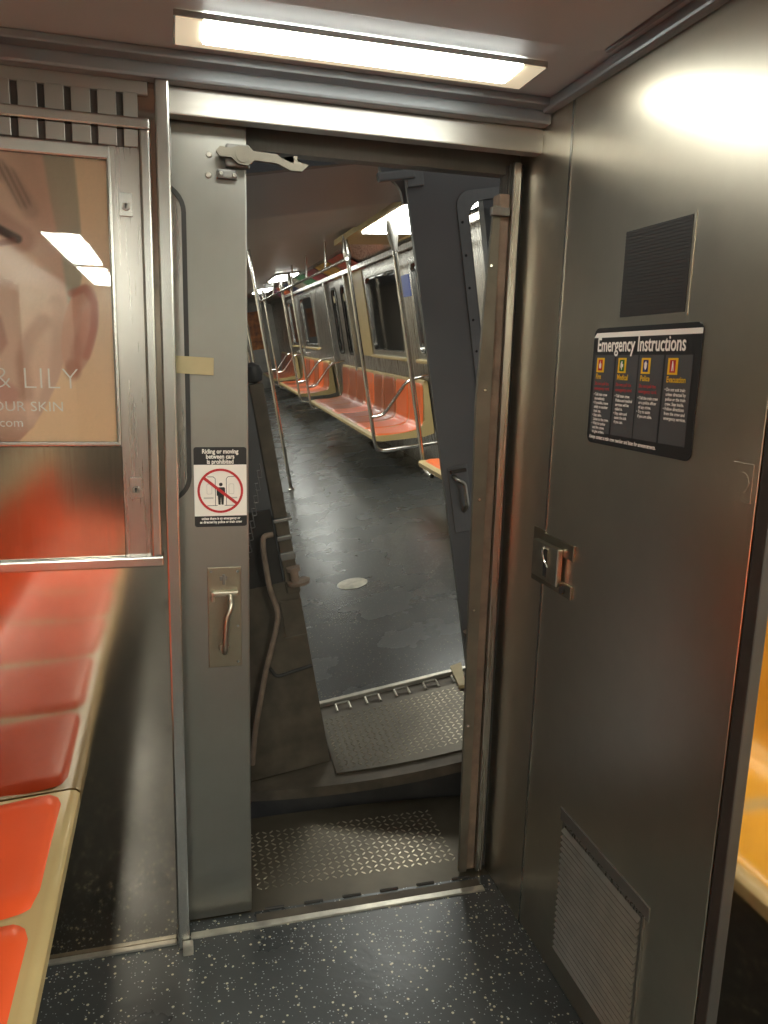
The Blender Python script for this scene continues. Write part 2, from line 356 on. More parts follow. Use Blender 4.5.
# ---- sliding end door of this car
dr = thing('door_2', (-.2, 1.80, 0), 'grey brushed steel sliding end door, drawn half open', None, kind='structure')
LF = 1.795
b = NB(); box(b, -.62, .170, LF, LF + .03, .004, 1.925, .004); obj('door_leaf', b, M['steel_door'], dr)
b = NB(); ring(b, rrect(-.5, .041, 1.095, 1.785, .06, 8), rrect(-.49, .031, 1.105, 1.775, .05, 8), XZ, LF - .008, LF); obj('window_gasket', b, M['rubber'], dr)
b = NB(); prism(b, rrect(-.49, .031, 1.105, 1.775, .05, 8), XZ, LF - .003, LF); obj('window_panel', b, M['steel_case'], dr)
# handle plate
hp = NB(); box(hp, .072, .150, LF - .004, LF, .688, .937, .0015); hpo = obj('handle_plate', hp, M['brass'], dr)
def D(x, z, d=0): return (x, LF - .004 - d, z)
b = NB(); tube(b, [D(.118, .872, -.004), D(.122, .868, .022), D(.124, .850, .034), D(.112, .82, .038), D(.109, .76, .036), D(.108, .735, .03), D(.108, .728, -.004)], .0068, 12, .014)
cyl(b, D(.108, .738, -.002), D(.108, .738, .006), .014, .011); obj('pull_lever', b, M['handle'], hpo, smooth=True)
b = NB(); box(b, .082, .142, LF - .020, LF - .004, .868, .882, .004); box(b, .080, .088, LF - .018, LF - .004, .856, .88, .002); obj('lever_pivot', b, M['handle'], hpo)
b = NB(); box(b, .100, .118, LF - .007, LF - .004, .905, .915, .001); box(b, .106, .113, LF - .008, LF - .004, .895, .92, .001); obj('keyhole', b, M['steel_dark'], hpo)
screws(hpo, [D(.081, .928), D(.141, .926), D(.141, .79), D(.141, .70), D(.081, .864)], .004, (0, -1, 0), M['steel_pole'])
# latch at the top of the leaf
lt = NB(); box(lt, .125, .176, LF - .022, LF, .0 + 1.822, 1.868, .004); box(lt, .106, .150, LF - .014, LF, 1.798, 1.818, .005); lto = obj('latch_body', lt, M['steel_dark'], dr)
b = NB(); poly = [(.104, 1.848), (.112, 1.858), (.135, 1.856), (.150, 1.862), (.172, 1.862), (.182, 1.854), (.232, 1.852), (.240, 1.846), (.262, 1.848), (.262, 1.838), (.268, 1.838), (.268, 1.852), (.276, 1.852), (.276, 1.842), (.300, 1.836), (.286, 1.822), (.262, 1.822), (.232, 1.834), (.185, 1.836), (.170, 1.824), (.150, 1.826), (.136, 1.838), (.112, 1.838)]
prism(b, poly, XZ, LF - .034, LF - .020); bmesh.ops.triangulate(b, faces=[f for f in b.faces if len(f.verts) > 4]); cyl(b, (.160, LF - .036, 1.844), (.160, LF - .002, 1.844), .015, .017)
obj('latch_arm', b, M['jamb'], lto, smooth=True)
screws(dr, [(.091, LF, 1.846), (.089, LF, 1.805)], .007, (0, -1, 0), M['alu'], 'rivet')
screws(lto, [(.115, LF - .014, 1.808), (.143, LF - .014, 1.806)], .005, (0, -1, 0), M['alu'], 'rivet')
b = NB(); box(b, .0, .014, LF - .02, LF, 1.80, 1.90, .002); struct('trim_10', b, M['steel_dark'], 'small dark door stop at the top of the bright post')
# tape on door
b = NB(); prism(b, [(.012, 1.424), (.094, 1.421), (.093, 1.383), (.013, 1.386)], XZ, LF - .0105, LF - .0088); obj('tape_strip', b, M['tape'], None, 'strip of beige masking tape stuck on the sliding door', 'tape')
# riding-between-cars sign
sg = thing('prohibition_sign', (.1055, LF - .002, 1.035), 'white and black sticker forbidding riding between cars, on the sliding door', 'sign')
b = NB(); prism(b, rrect(.046, .165, 1.035, 1.221, .006), XZ, LF - .0015, LF - .0002); obj('sign_backing', b, M['black'], sg)
b = NB(); flat(b, [(.046, 1.0605), (.165, 1.0605), (.165, 1.1805), (.046, 1.1805)], XZ, LF - .0019); obj('white_field', b, M['white'], sg)
b = NB()
for i, t in enumerate(('Riding or moving', 'between cars', 'is prohibited')):
    text(b, t, .0145, (.1055, LF - .0018, 1.2065 - i * .0118), (1, 0, 0), (0, 0, 1), 'CENTER', .82, .0004)
obj('sign_title', b, M['white'], sg)
b = NB()
for i, t in enumerate(('unless there is an emergency or', 'as directed by police or train crew')):
    text(b, t, .0085, (.1055, LF - .0018, 1.0520 - i * .0085), (1, 0, 0), (0, 0, 1), 'CENTER', .80, .0003)
obj('small_print', b, M['white'], sg)
cx, cz, R_ = .1050, 1.1195, .052
def circ(r, n=48): return [(cx + r * math.cos(2 * math.pi * i / n), cz + r * math.sin(2 * math.pi * i / n)) for i in range(n)]
b = NB(); o_, i_ = circ(R_), circ(R_ - .0055)
ov = [b.verts.new(XZ(*p, LF - .0024)) for p in o_]; iv = [b.verts.new(XZ(*p, LF - .0024)) for p in i_]
for k in range(48): b.faces.new((ov[k], ov[(k + 1) % 48], iv[(k + 1) % 48], iv[k]))
dx, dz = .0368, -.0300; nx, nz = .0022, .0026
flat(b, [(cx - dx - nx, cz - dz - nz), (cx - dx + nx, cz - dz + nz), (cx + dx + nx, cz + dz + nz), (cx + dx - nx, cz + dz - nz)], XZ, LF - .0025); obj('prohibition_ring', b, M['red'], sg)
b = NB()
for s in (-1, 1):
    def lx(v): return cx + .001 + s * v
    tubeflat = [((.031, 1.1525), (.017, 1.1525)), ((.017, 1.1525), (.0125, 1.148)), ((.0125, 1.148), (.0125, 1.085)), ((.031, 1.085), (.008, 1.085))]
    for (a0, a1), (b0, b1) in tubeflat:
        v = Vector((b0 - a0, b1 - a1)); nn = Vector((-v.y, v.x)).normalized() * .0006
        flat(b, [(lx(a0 + nn.x), a1 + nn.y), (lx(b0 + nn.x), b1 + nn.y), (lx(b0 - nn.x), b1 - nn.y), (lx(a0 - nn.x), a1 - nn.y)], XZ, LF - .0021)
obj('car_outline', b, M['black'], sg)
b = NB()
for s in (-1, 1):
    for q in ((.019, .031, 1.112, 1.136), ):
        x0, x1 = sorted((cx + s * q[0], cx + s * q[1])); o_, i_ = rrect(x0, x1, q[2], q[3], .003), rrect(x0 + .0008, x1 - .0008, q[2] + .0008, q[3] - .0008, .0025)
        ov = [b.verts.new(XZ(*p, LF - .0021)) for p in o_]; iv = [b.verts.new(XZ(*p, LF - .0021)) for p in i_]
        for k in range(len(o_)): b.faces.new((ov[k], ov[(k + 1) % len(o_)], iv[(k + 1) % len(o_)], iv[k]))
    x0, x1 = sorted((cx + s * .016, cx + s * .038)); flat(b, [(x0, 1.1015), (x1, 1.1015), (x1, 1.1045), (x0, 1.1045)], XZ, LF - .0021)
obj('car_detail', b, M['slight'], sg)
b = NB(); flat(b, [(cx + .001 + .0042 * math.cos(t * .5236), 1.1345 + .0042 * math.sin(t * .5236)) for t in range(12)], XZ, LF - .0022)
for q in ((-.0085, .0105, 1.105, 1.128), ): pass
flat(b, [(cx - .0065, 1.128), (cx + .0085, 1.128), (cx + .0105, 1.1255), (cx + .0105, 1.108), (cx + .0080, 1.108), (cx + .0070, 1.121), (cx + .0068, 1.087), (cx + .0020, 1.087), (cx + .001, 1.106), (cx + .0, 1.087), (cx - .0048, 1.087), (cx - .005, 1.121), (cx - .006, 1.108), (cx - .0085, 1.108), (cx - .0085, 1.1255)], XZ, LF - .0022)
bmesh.ops.triangulate(b, faces=b.faces); obj('standing_figure', b, M['black'], sg)

# ---- platform of this car: checker plate
def lozenges(bm, x0, x1, y0, y1, z, p=.021, h=.0016, ok=None):
    ny, nx = int((y1 - y0) / p), int((x1 - x0) / p)
    for i in range(nx):
        for k in range(ny):
            x, y = x0 + (i + .5) * p, y0 + (k + .5) * p
            if ok and not ok(x, y): continue
            a = math.radians(45 if (i + k) % 2 else -45); c, s = math.cos(a), math.sin(a); l, wd = .0088, .0026
            r = [bm.verts.new(Vector((x + u * c - v * s, y + u * s + v * c, z))) for u, v in ((-l, 0), (-l * .5, -wd), (l * .5, -wd), (l, 0), (l * .5, wd), (-l * .5, wd))]
            t = [bm.verts.new(Vector((x + u * c - v * s, y + u * s + v * c, z + h))) for u, v in ((-l * .7, 0), (-l * .4, -wd * .5), (l * .4, -wd * .5), (l * .7, 0), (l * .4, wd * .5), (-l * .4, wd * .5))]
            for q in range(6): bm.faces.new((r[q], r[(q + 1) % 6], t[(q + 1) % 6], t[q]))
            bm.faces.new(t)
def platform_poly(x0, x1, yb, fy, n=24):
    return [(x0, yb), (x1, yb)] + [(x1 + (x0 - x1) * i / n, fy(x1 + (x0 - x1) * i / n)) for i in range(n + 1)]
fyA = lambda x: 2.205 - .10 * (x - .4) ** 2 + .025
pf = thing('checker_plate_platform', (.45, 2.0, -.05), 'worn steel checker plate step just outside the near doorway', 'step plate')
b = NB(); prism(b, platform_poly(-.45, 1.25, 1.752, fyA), XY, -.06, -.006); obj('platform_plate', b, M['plate'], pf)
b = NB(); lozenges(b, .19, .78, 1.88, 2.16, -.006); obj('raised_tread', b, M['plate_top'], pf)
for i in range(6):
    b = NB(); x = .205 + i * .105; cyl(b, (x, 1.802, -.003), (x + .05, 1.802, -.003), .0045, n=10); obj('hinge_knuckle', b, M['steel_soot_dark'], pf, smooth=True)
b = NB(); box(b, .18, .80, 1.757, 1.79, -.008, -.003, .001); obj('hinge_plate', b, M['steel_soot'], pf)
b = NB(); box(b, -.6, 1.4, 1.90, 2.12, -.42, -.062); struct('trim_11', b, M['steel_soot_dark'], 'dark steel buffer beam under the near step plate')

# ---- ad case on the end wall
ac = thing('poster_case', (-.36, W0, .97), 'steel framed poster case on the end wall, left of the door post', 'poster case')
FY = W0
b = NB(); box(b, -.765, -.050, FY - .012, FY - .0005, .985, 1.835); obj('case_panel', b, M['steel_case'], ac)
b = NB(); box(b, -.765, -.103, FY - .0150, FY - .012, .990, 1.231, .001, 1); obj('lower_panel', b, M['case_low'], ac)
b = NB(); box(b, -.765, -.024, FY - .030, FY - .001, .966, .990, .004); obj('bottom_rail', b, M['steel_trim'], ac)
b = NB(); box(b, -.765, -.027, FY - .026, FY - .001, 1.862, 1.884, .004); obj('top_rail', b, M['steel_trim'], ac)
b = NB(); box(b, -.048, -.028, FY - .028, FY - .001, .990, 1.862, .004); obj('side_rail', b, M['steel_trim'], ac)
pfm = NB(); box(pfm, -.765, -.104, FY - .022, FY - .012, 1.800, 1.828, .004); box(pfm, -.112, -.103, FY - .022, FY - .012, 1.236, 1.81, .003); box(pfm, -.765, -.103, FY - .022, FY - .012, 1.232, 1.242, .003)
obj('poster_frame', pfm, M['steel_trim'], ac)
b = NB(); box(b, -.765, -.113, FY - .0185, FY - .0165, 1.241, 1.80); obj('cover_pane', b, M['glass'], ac)
for z in (1.72, 1.141):
    x = -.078; b = NB(); box(b, x - .013, x + .013, FY - .016, FY - .012, z - .023, z + .023, .001); p = obj('lock_plate', b, M['steel_trim'], ac)
    b = NB(); cyl(b, (x, FY - .021, z - .004), (x, FY - .016, z - .004), .0075, .0085); obj('lock_cylinder', b, M['chrome'], p, smooth=True)
    b = NB(); cyl(b, (x, FY - .0215, z - .001), (x, FY - .021, z - .001), .0025, n=10); box(b, x - .0013, x + .0013, FY - .0216, FY - .021, z - .008, z - .001); obj('keyhole', b, M['hole'], p)
vg = thing('ventilation_grille', (-.4, FY, 1.835), 'dark slotted vent strip above the poster case', 'vent')
b = NB(); box(b, -.765, -.062, FY - .004, FY - .0006, 1.886, 1.93); obj('dark_backing', b, M['vent_dark'], vg)
b = NB(); box(b, -.765, -.062, FY - .0155, FY - .0125, 1.829, 1.861); obj('dark_backing', b, M['vent_dark'], vg)
b = NB()
for i in range(16):
    x = -.036 - .0 - i * .048; x1 = x - .006; x0 = x - .041
    if x1 > -.05: x1 = -.0495
    if x0 < -.765: continue
    for q in ((.012, .003, 1.885, 1.932), (.021, .0156, 1.8285, 1.8615)):
        b = NB(); box(b, x0, x1, FY - q[0], FY - q[1], q[2], q[3], .001, 1); obj('slat', b, M['slat_steel'], vg)
b = NB(); box(b, -.765, -.03, FY - .010, FY - .0006, 1.93, 1.956, .002); obj('top_panel', b, M['slat_steel'], vg)

# ---- poster, printed picture of a face close-up (flat print)
NX, NZ = 230, 190
PX0, PX1, PZ0, PZ1 = -.765, -.113, 1.2415, 1.80
me = bpy.data.meshes.new('advert_poster')
xs = np.linspace(PX0, PX1, NX); zs = np.linspace(PZ0, PZ1, NZ)
XX, ZZ = np.meshgrid(xs, zs)
A = (XX + .342) / .00195; Bp = 160 + (1.80 - ZZ) / .001993           # picture units of the print
col = np.zeros(A.shape + (3,)); 
def S(c): return np.array(srgb(*c)[:3])
def sm(e0, e1, v): t = np.clip((v - e0) / (e1 - e0), 0, 1); return t * t * (3 - 2 * t)
def lay(mask, c, k=1.0):
    global col
    m = (mask * k)[..., None]; col = col * (1 - m) + S(c) * m
def ell(cx, cy, rx, ry, soft=.25, rot=0):
    c, s = math.cos(math.radians(rot)), math.sin(math.radians(rot)); u = (A - cx) * c + (Bp - cy) * s; v = -(A - cx) * s + (Bp - cy) * c
    return 1 - sm(1 - soft, 1 + soft, np.sqrt((u / rx) ** 2 + (v / ry) ** 2))
def stroke(pts, wd, soft=1.5):
    d = np.full(A.shape, 1e9)
    for (x0, y0), (x1, y1) in zip(pts, pts[1:]):
        L2 = (x1 - x0) ** 2 + (y1 - y0) ** 2; t = np.clip(((A - x0) * (x1 - x0) + (Bp - y0) * (y1 - y0)) / L2, 0, 1)
        d = np.minimum(d, np.hypot(A - x0 - t * (x1 - x0), Bp - y0 - t * (y1 - y0)))
    return 1 - sm(wd, wd + soft, d)
col[:] = S((252, 222, 186)); lay(sm(300, 440, Bp), (250, 214, 170))
# head silhouette: right boundary of the face as function of row
edge = np.interp(Bp, [150, 200, 260, 300, 345, 375, 400, 425, 445], [82, 86, 90, 82, 72, 62, 50, 34, 14])
face = 1 - sm(-1.5, 1.5, A - edge); lay(face, (244, 210, 186))
lay(face * sm(30, 75, A) * (1 - sm(330, 420, Bp)), (222, 172, 148), .5)
lay(face * ell(10, 300, 46, 70, .5), (250, 222, 200), .7)
hair = sm(-2, 3, A - np.interp(Bp, [150, 200, 250, 300, 330], [56, 62, 70, 74, 86])) * (1 - sm(-1, 2, A - np.interp(Bp, [150, 200, 260, 300, 315], [86, 89, 91, 84, 78]))) * (1 - sm(300, 330, Bp))
lay(hair, (184, 178, 154), .85)
lay(ell(48, 195, 16, 50, .8, -14), (196, 148, 124), .45)
brow = stroke([(-70, 205), (-50, 180), (-20, 166), (8, 168), (28, 184), (44, 212)], 3, 9); lay(brow, (150, 116, 98), .35)
fine = ((.6 + .4 * np.sin(A * 1.1 - Bp * .5))) * stroke([(-60, 196), (-40, 178), (-14, 166), (8, 169), (26, 182), (38, 204)], 3.5, 7); lay(fine, (104, 80, 68), .6)
lay(stroke([(-60, 250), (-20, 222), (8, 222), (34, 240)], 8, 9), (198, 136, 112), .55)
lay(stroke([(-50, 242), (-15, 226), (6, 228), (30, 240)], 3.0, 2.5), (62, 46, 46), .9); lay(ell(-14, 236, 16, 9, .2), (84, 70, 62), .9); lay(stroke([(-48, 252), (-10, 250), (26, 242)], 1.5, 3), (150, 96, 82), .7)
lay(stroke([(-22, 262), (-10, 300), (6, 318), (10, 340), (2, 352)], 2.2, 5), (190, 120, 98), .5)
lay(stroke([(-60, 385), (-20, 372), (12, 392)], 7, 7), (206, 124, 112), .5)
lay(stroke([(50, 318), (36, 335), (28, 360), (30, 392)], 2.5, 9), (190, 130, 102), .55)
lay(ell(42, 352, 8, 26, .6, 8), (236, 196, 166), .4)
lay(stroke([(64, 300), (66, 330), (60, 372), (44, 408)], 4, 8) * face, (190, 138, 112), .35)
ear = ell(85, 325, 17, 46, .06, 12); lay(ear, (222, 168, 142)); lay(stroke([(78, 290), (92, 284), (100, 298), (99, 322), (90, 352)], 1.6, 4), (196, 112, 92), .7)
lay(ell(82, 345, 6, 22, .6, 12), (184, 116, 94), .6); lay(ell(90, 322, 4, 20, .6, 8), (222, 160, 134), .8); lay(ell(76, 366, 8, 10, .4), (190, 124, 98), .9)
lay((1 - sm(-1, 2, A - edge)) * sm(405, 440, Bp), (182, 116, 84), .6)
nz_ = np.random.RandomState(3).rand(*A.shape)[..., None] * .05 + .975; col = np.clip(col * nz_, 0, 1)
verts = np.stack([XX - PX0, np.zeros_like(XX), ZZ - PZ0], -1).reshape(-1, 3)
idx = np.arange(NX * NZ).reshape(NZ, NX); faces = np.stack([idx[:-1, :-1], idx[:-1, 1:], idx[1:, 1:], idx[1:, :-1]], -1).reshape(-1, 4)
me.from_pydata(verts.tolist(), [], faces.tolist())
ca = me.color_attributes.new('print', 'FLOAT_COLOR', 'POINT'); ca.data.foreach_set('color', np.concatenate([col.reshape(-1, 3), np.ones((NX * NZ, 1))], 1).astype(np.float32).ravel())
pm, nt, p = base_mat('printed_poster'); at = nt.nodes.new('ShaderNodeAttribute'); at.attribute_name = 'print'; nt.links.new(at.outputs['Color'], p.inputs['Base Color']); p.inputs['Roughness'].default_value = .55
me.materials.append(pm)
po = thing('advert_poster', (PX0, FY - .0135, PZ0), 'peach coloured skin care poster with a close-up of half a face, behind glass', 'poster')
pp = bpy.data.objects.new('printed_sheet', me); COL.objects.link(pp); pp.parent = po; BASE[pp.name] = BASE[po.name]
b = NB()
text(b, '& LILY', .062, (-.181, FY - .0138, 1.350), (1, 0, 0), (0, 0, 1), 'RIGHT', .98, -.0012)
text(b, 'OUR SKIN', .0285, (-.214, FY - .0138, 1.304), (1, 0, 0), (0, 0, 1), 'RIGHT', 1.06)
text(b, '.com', .026, (-.293, FY - .0138, 1.272), (1, 0, 0), (0, 0, 1), 'RIGHT', 1.0)
obj('poster_lettering', b, M['poster_txt'], po)

# ================================================================== benches
def bench(length, n, x0, y0, zs, mats, label, name='seat_bench', flip=False, group=None, depth=.47, pad_w=None):
    """bench on the right side: front edge at x0, running y0..y0+length, back against x0+depth; flip=True -> left side, running back from y0"""
    sgn = -1 if flip else 1
    P = lambda u, v, z: Vector((x0 + sgn * u, (y0 - v) if flip else (y0 + v), z))
    t = thing(name, P(0, 0, 0) + Vector((0, 0, zs - .1)), label, 'bench', group)
    k = depth / .47
    prof = [(0, -.035), (0, -.008), (.008, 0), (.02, .002), (.20, -.012), (.33, -.014), (.385, .0), (.42, .06), (.45, .36), (.455, .385), (.47, .39), (.485, .385), (.49, -.06), (.40, -.075), (.06, -.05)]
    prof = [(a * k, b_ + zs) for a, b_ in prof]
    b = NB(); prism(b, prof, lambda a, z, d: P(a, d, z), 0, length)
    bmesh.ops.triangulate(b, faces=[f for f in b.faces if len(f.verts) > 4])
    obj('bench_shell', b, M['cream'], t, smooth=True)
    path = [(.030, .004), (.06, .006), (.12, -.002), (.20, -.012), (.28, -.015), (.34, -.010), (.375, .002), (.400, .035), (.412, .09), (.425, .20), (.436, .30), (.443, .365)]
    path = [(a * k, b_ + zs) for a, b_ in path]
    fine = [Vector(q) for q in path]; pts = []
    for a, c in zip(fine, fine[1:]):
        for i in range(3): pts.append(a.lerp(c, i / 3))
    pts.append(fine[-1])
    ls = [0]
    for a, c in zip(pts, pts[1:]): ls.append(ls[-1] + (c - a).length)
    pw = length / n; hw0 = pw / 2 - .009; cr_ = .045; tot = ls[-1]
    for s in range(n):
        b = NB(); rows = []; m = 14; yc = (s + .5) * pw
        for i, q in enumerate(pts):
            tn = (pts[min(i + 1, len(pts) - 1)] - pts[max(i - 1, 0)]).normalized(); nr = Vector((-tn.y, tn.x))
            e = min(ls[i], tot - ls[i]); hw = hw0 - (cr_ - math.sqrt(max(0, cr_ ** 2 - (cr_ - e) ** 2)) if e < cr_ else 0)
            row = []
            for j_ in range(m + 1):
                f = -1 + 2 * j_ / m; dish = .006 * (abs(f) ** 3) + .002
                ed = min(1, min((1 - abs(f)) * hw / .004, e / .005)); lift = -.004 + (dish + .004) * ed
                c = q + nr * lift; row.append(b.verts.new(P(c.x, yc + f * hw, c.y)))
            rows.append(row)
        for r0, r1 in zip(rows, rows[1:]):
            for j_ in range(m): b.faces.new((r0[j_], r0[j_ + 1], r1[j_ + 1], r1[j_]))
        mt = mats[s % len(mats)]; obj('seat', b, mt, t, smooth=True)
    return t
bench(3.36, 8, -.225, 1.733, .440, [M['orange']], 'orange moulded bench with cream edging along the left, beside the poster wall', flip=True, depth=.50)
bench(1.76, 4, 1.07, .905 - 1.76, .430, [M['orange'], M['orange'], M['yellow'], M['yellow']], 'amber and orange bench behind the cab, mirrored in the partition')

# ================================================================== cab wall fittings
CX = .84
# dark speaker screen
t = thing('speaker_grille', (CX, 1.255, 1.518), 'dark square mesh window set in the cab door above the sign', 'grille')
b = NB(); ring(b, rrect(1.150, 1.362, 1.511, 1.682, .004), rrect(1.157, 1.355, 1.518, 1.675, .003), YZ, CX - .0008, CX - .0001); obj('frame', b, M['steel_cab'], t)
b = NB(); box(b, CX - .0012, CX - .0004, 1.157, 1.355, 1.518, 1.675)
for i in range(26): box(b, CX - .0018, CX - .0008, 1.157, 1.355, 1.5205 + i * .006, 1.5225 + i * .006)
obj('mesh_screen', b, M['screen'], t)
# emergency instructions sign; u runs left to right = -y
t = thing('emergency_sign', (CX, 1.27, 1.27), 'black Emergency Instructions sign with four grey columns on the cab door', 'sign')
U = lambda u: 1.441 - u * .339
YZu = lambda u, z, d: Vector((d, U(u), z))
b = NB(); prism(b, rrect(1.102, 1.441, 1.270, 1.500, .016), YZ, CX - .0022, CX - .0002); obj('sign_backing', b, M['black'], t)
b = NB(); flat(b, [(0, 1.481), (1.0, 1.481), (1.0, 1.4905), (0.03, 1.4905)], YZu, CX - .0026); obj('white_stripe', b, M['white'], t)
RY, UZ = (0, -1, 0), (0, 0, 1)
b = NB(); text(b, 'Emergency Instructions', .0385, (CX - .0028, U(.05), 1.4540), RY, UZ, 'LEFT', .775, .0003)
for q_ in (-.0005, .0005): text(b, 'Emergency Instructions', .0385, (CX - .0028, U(.05) + q_, 1.4540 + q_ * .8), RY, UZ, 'LEFT', .775, .0003, lift=.0007 + q_ * .1)
obj('sign_title', b, M['white'], t)
b = NB(); cols = [(.03, .245), (.26, .48), (.49, .71), (.725, .945)]
for a, c in cols: flat(b, [(a, 1.2925), (c, 1.2925), (c, 1.447), (a, 1.447)], YZu, CX - .0025)
obj('column_panels', b, M['sgrey'], t)
icon = [('Fire', M['red']), ('Medical', M['sgreen']), ('Police', M['sblue']), ('Evacuation', M['red'])]
b = NB()
for (a, c), (nm, mm) in zip(cols, icon): flat(b, [(a + .025, 1.4130), (a + .108, 1.4130), (a + .108, 1.4415), (a + .025, 1.4415)], YZu, CX - .0029)
for (a, c), (nm, mm) in zip(cols, icon): text(b, nm, .0145, (CX - .0026, U(a + .025), 1.4000), RY, UZ, 'LEFT', .85, .0003)
obj('yellow_headings', b, M['syellow'], t)
for (a, c), (nm, mm) in zip(cols, icon):
    b = NB(); flat(b, [(a + .043, 1.4165), (a + .090, 1.4165), (a + .090, 1.438), (a + .043, 1.438)], YZu, CX - .0032); obj('pictogram_field', b, mm, t)
b = NB()
def sh(a, pts): flat(b, [(a + .0665 + q[0], 1.4272 + q[1]) for q in pts], YZu, CX - .0035)
sh(.03, [(-.010, -.006), (-.013, 0), (-.006, .004), (0, .009), (.004, .003), (.010, .004), (.012, -.003), (.006, -.007)])
sh(.26, [(-.005, -.008), (.005, -.008), (.005, -.003), (.014, -.003), (.014, .003), (.005, .003), (.005, .008), (-.005, .008), (-.005, .003), (-.014, .003), (-.014, -.003), (-.005, -.003)])
sh(.49, [(0, -.008), (.011, -.003), (.013, .005), (.005, .007), (0, .009), (-.005, .007), (-.013, .005), (-.011, -.003)])
sh(.725, [(-.008, -.008), (-.002, -.008), (.001, -.001), (.005, -.008), (.011, -.008), (.006, .004), (.002, .009), (-.004, .009), (-.006, .002)])
bmesh.ops.triangulate(b, faces=b.faces); obj('pictograms', b, M['white'], t)
b = NB()
for a, c in cols[:3]: text(b, 'Do not pull the\nemergency cord.', .0088, (CX - .0026, U(a + .02), 1.3880), RY, UZ, 'LEFT', .95, .0001, line=1.12)
obj('red_lines', b, M['red'], t)
body = ['• Tell train crew\n  immediately.\n• If possible, move\n  safely to another\n  train car.\n• Stay calm.\n  Listen to the crew.\n• Wait for police\n  and fire crews\n  to give orders.',
        '• Tell train crew.\n  Police and medical\n  services will be\n  called in.\n• Stay calm and\n  assist the sick\n  if you can.',
        '• Tell the train crew\n  or a police officer\n  of any crime.\n• Try to assist\n  if you are able.',
        '• Do not exit train\n  unless directed by\n  police or the train\n  crew. Stay inside.\n• Follow directions\n  from the crew and\n  emergency services.']
for i, ((a, c), tx) in enumerate(zip(cols, body)):
    b = NB(); text(b, tx, .0080, (CX - .0026, U(a + .018), 1.3665 if i < 3 else 1.3850), RY, UZ, 'LEFT', .95, .0002, line=1.04)
    obj('body_lettering', b, M['white'], t)
b = NB(); text(b, 'Always contact a train crew member and listen for announcements.', .0105, (CX - .0024, U(.03), 1.2795), RY, UZ, 'LEFT', .80, .0003); obj('footer_lettering', b, M['white'], t)
# cab door lock (hasp)
t = thing('door_lock', (CX, 1.55, .92), 'boxy steel hasp lock across the cab door edge', 'lock')
b = NB(); box(b, CX - .004, CX, 1.594, 1.650, .915, 1.045, .001); obj('strike_plate', b, M['brass'], t)
b = NB(); box(b, CX - .006, CX, 1.455, 1.594, 1.005, 1.040, .0015); box(b, CX - .006, CX, 1.455, 1.594, .918, .948, .0015); box(b, CX - .006, CX, 1.53, 1.594, .948, 1.005, .001); obj('lock_plate', b, M['brass'], t)
b = NB(); box(b, CX - .018, CX - .005, 1.500, 1.622, .935, 1.022, .003); lb = obj('lock_box', b, M['handle'], t)
b = NB(); box(b, CX - .0185, CX - .0175, 1.548, 1.566, .945, 1.010); obj('slot', b, M['hole'], lb)
b = NB(); tube(b, [(CX - .018, 1.565, 1.012), (CX - .025, 1.560, 1.006), (CX - .025, 1.550, .985), (CX - .018, 1.545, .970)], .003, 8, .006); obj('catch', b, M['chrome'], lb, smooth=True)
b = NB(); cyl(b, (CX - .010, 1.49, .932), (CX - .006, 1.49, .932), .010); obj('keyhole', b, M['hole'], t, smooth=True)
# louvre vent low on the cab door
t = thing('louvre_vent', (CX, 1.255, .08), 'slatted steel louvre vent low on the cab door', 'vent')
b = NB(); box(b, CX - .004, CX, 1.087, 1.430, .428, .4335, .001); box(b, CX - .0022, CX, 1.087, 1.430, .402, .428, .0005, 1); obj('hood', b, M['slat_steel'], t)
b = NB(); box(b, CX - .0008, CX - .0003, 1.103, 1.408, .085, .402); obj('dark_backing', b, M['hole'], t)
for i in range(21):
    b = NB(); z = .088 + i * .0150; prism(b, [(CX - .0008, z + .012), (CX - .0120, z + .001), (CX - .0120, z - .001), (CX - .0008, z + .008)], lambda a, zz, d: Vector((a, d, zz)), 1.105, 1.406)
    obj('slat', b, M['jamb_bright'], t)
b = NB(); ring(b, rrect(1.098, 1.412, .078, .406, .002), rrect(1.105, 1.405, .085, .400, .002), YZ, CX - .006, CX - .0003); obj('frame', b, M['steel_case'], t)
b = NB(); box(b, CX - .0012, CX - .0002, .955, 1.000, 1.225, 1.285, .0004, 1); prism(b, [(.9775 + .016 * math.cos(a * .2618), 1.255 + .016 * math.sin(a * .2618)) for a in range(24)], YZ, CX - .0018, CX - .0012)
obj('blank_plate', b, M['steel_cab'], None, 'faint square steel cover plate by the near edge of the cab door', 'plate')

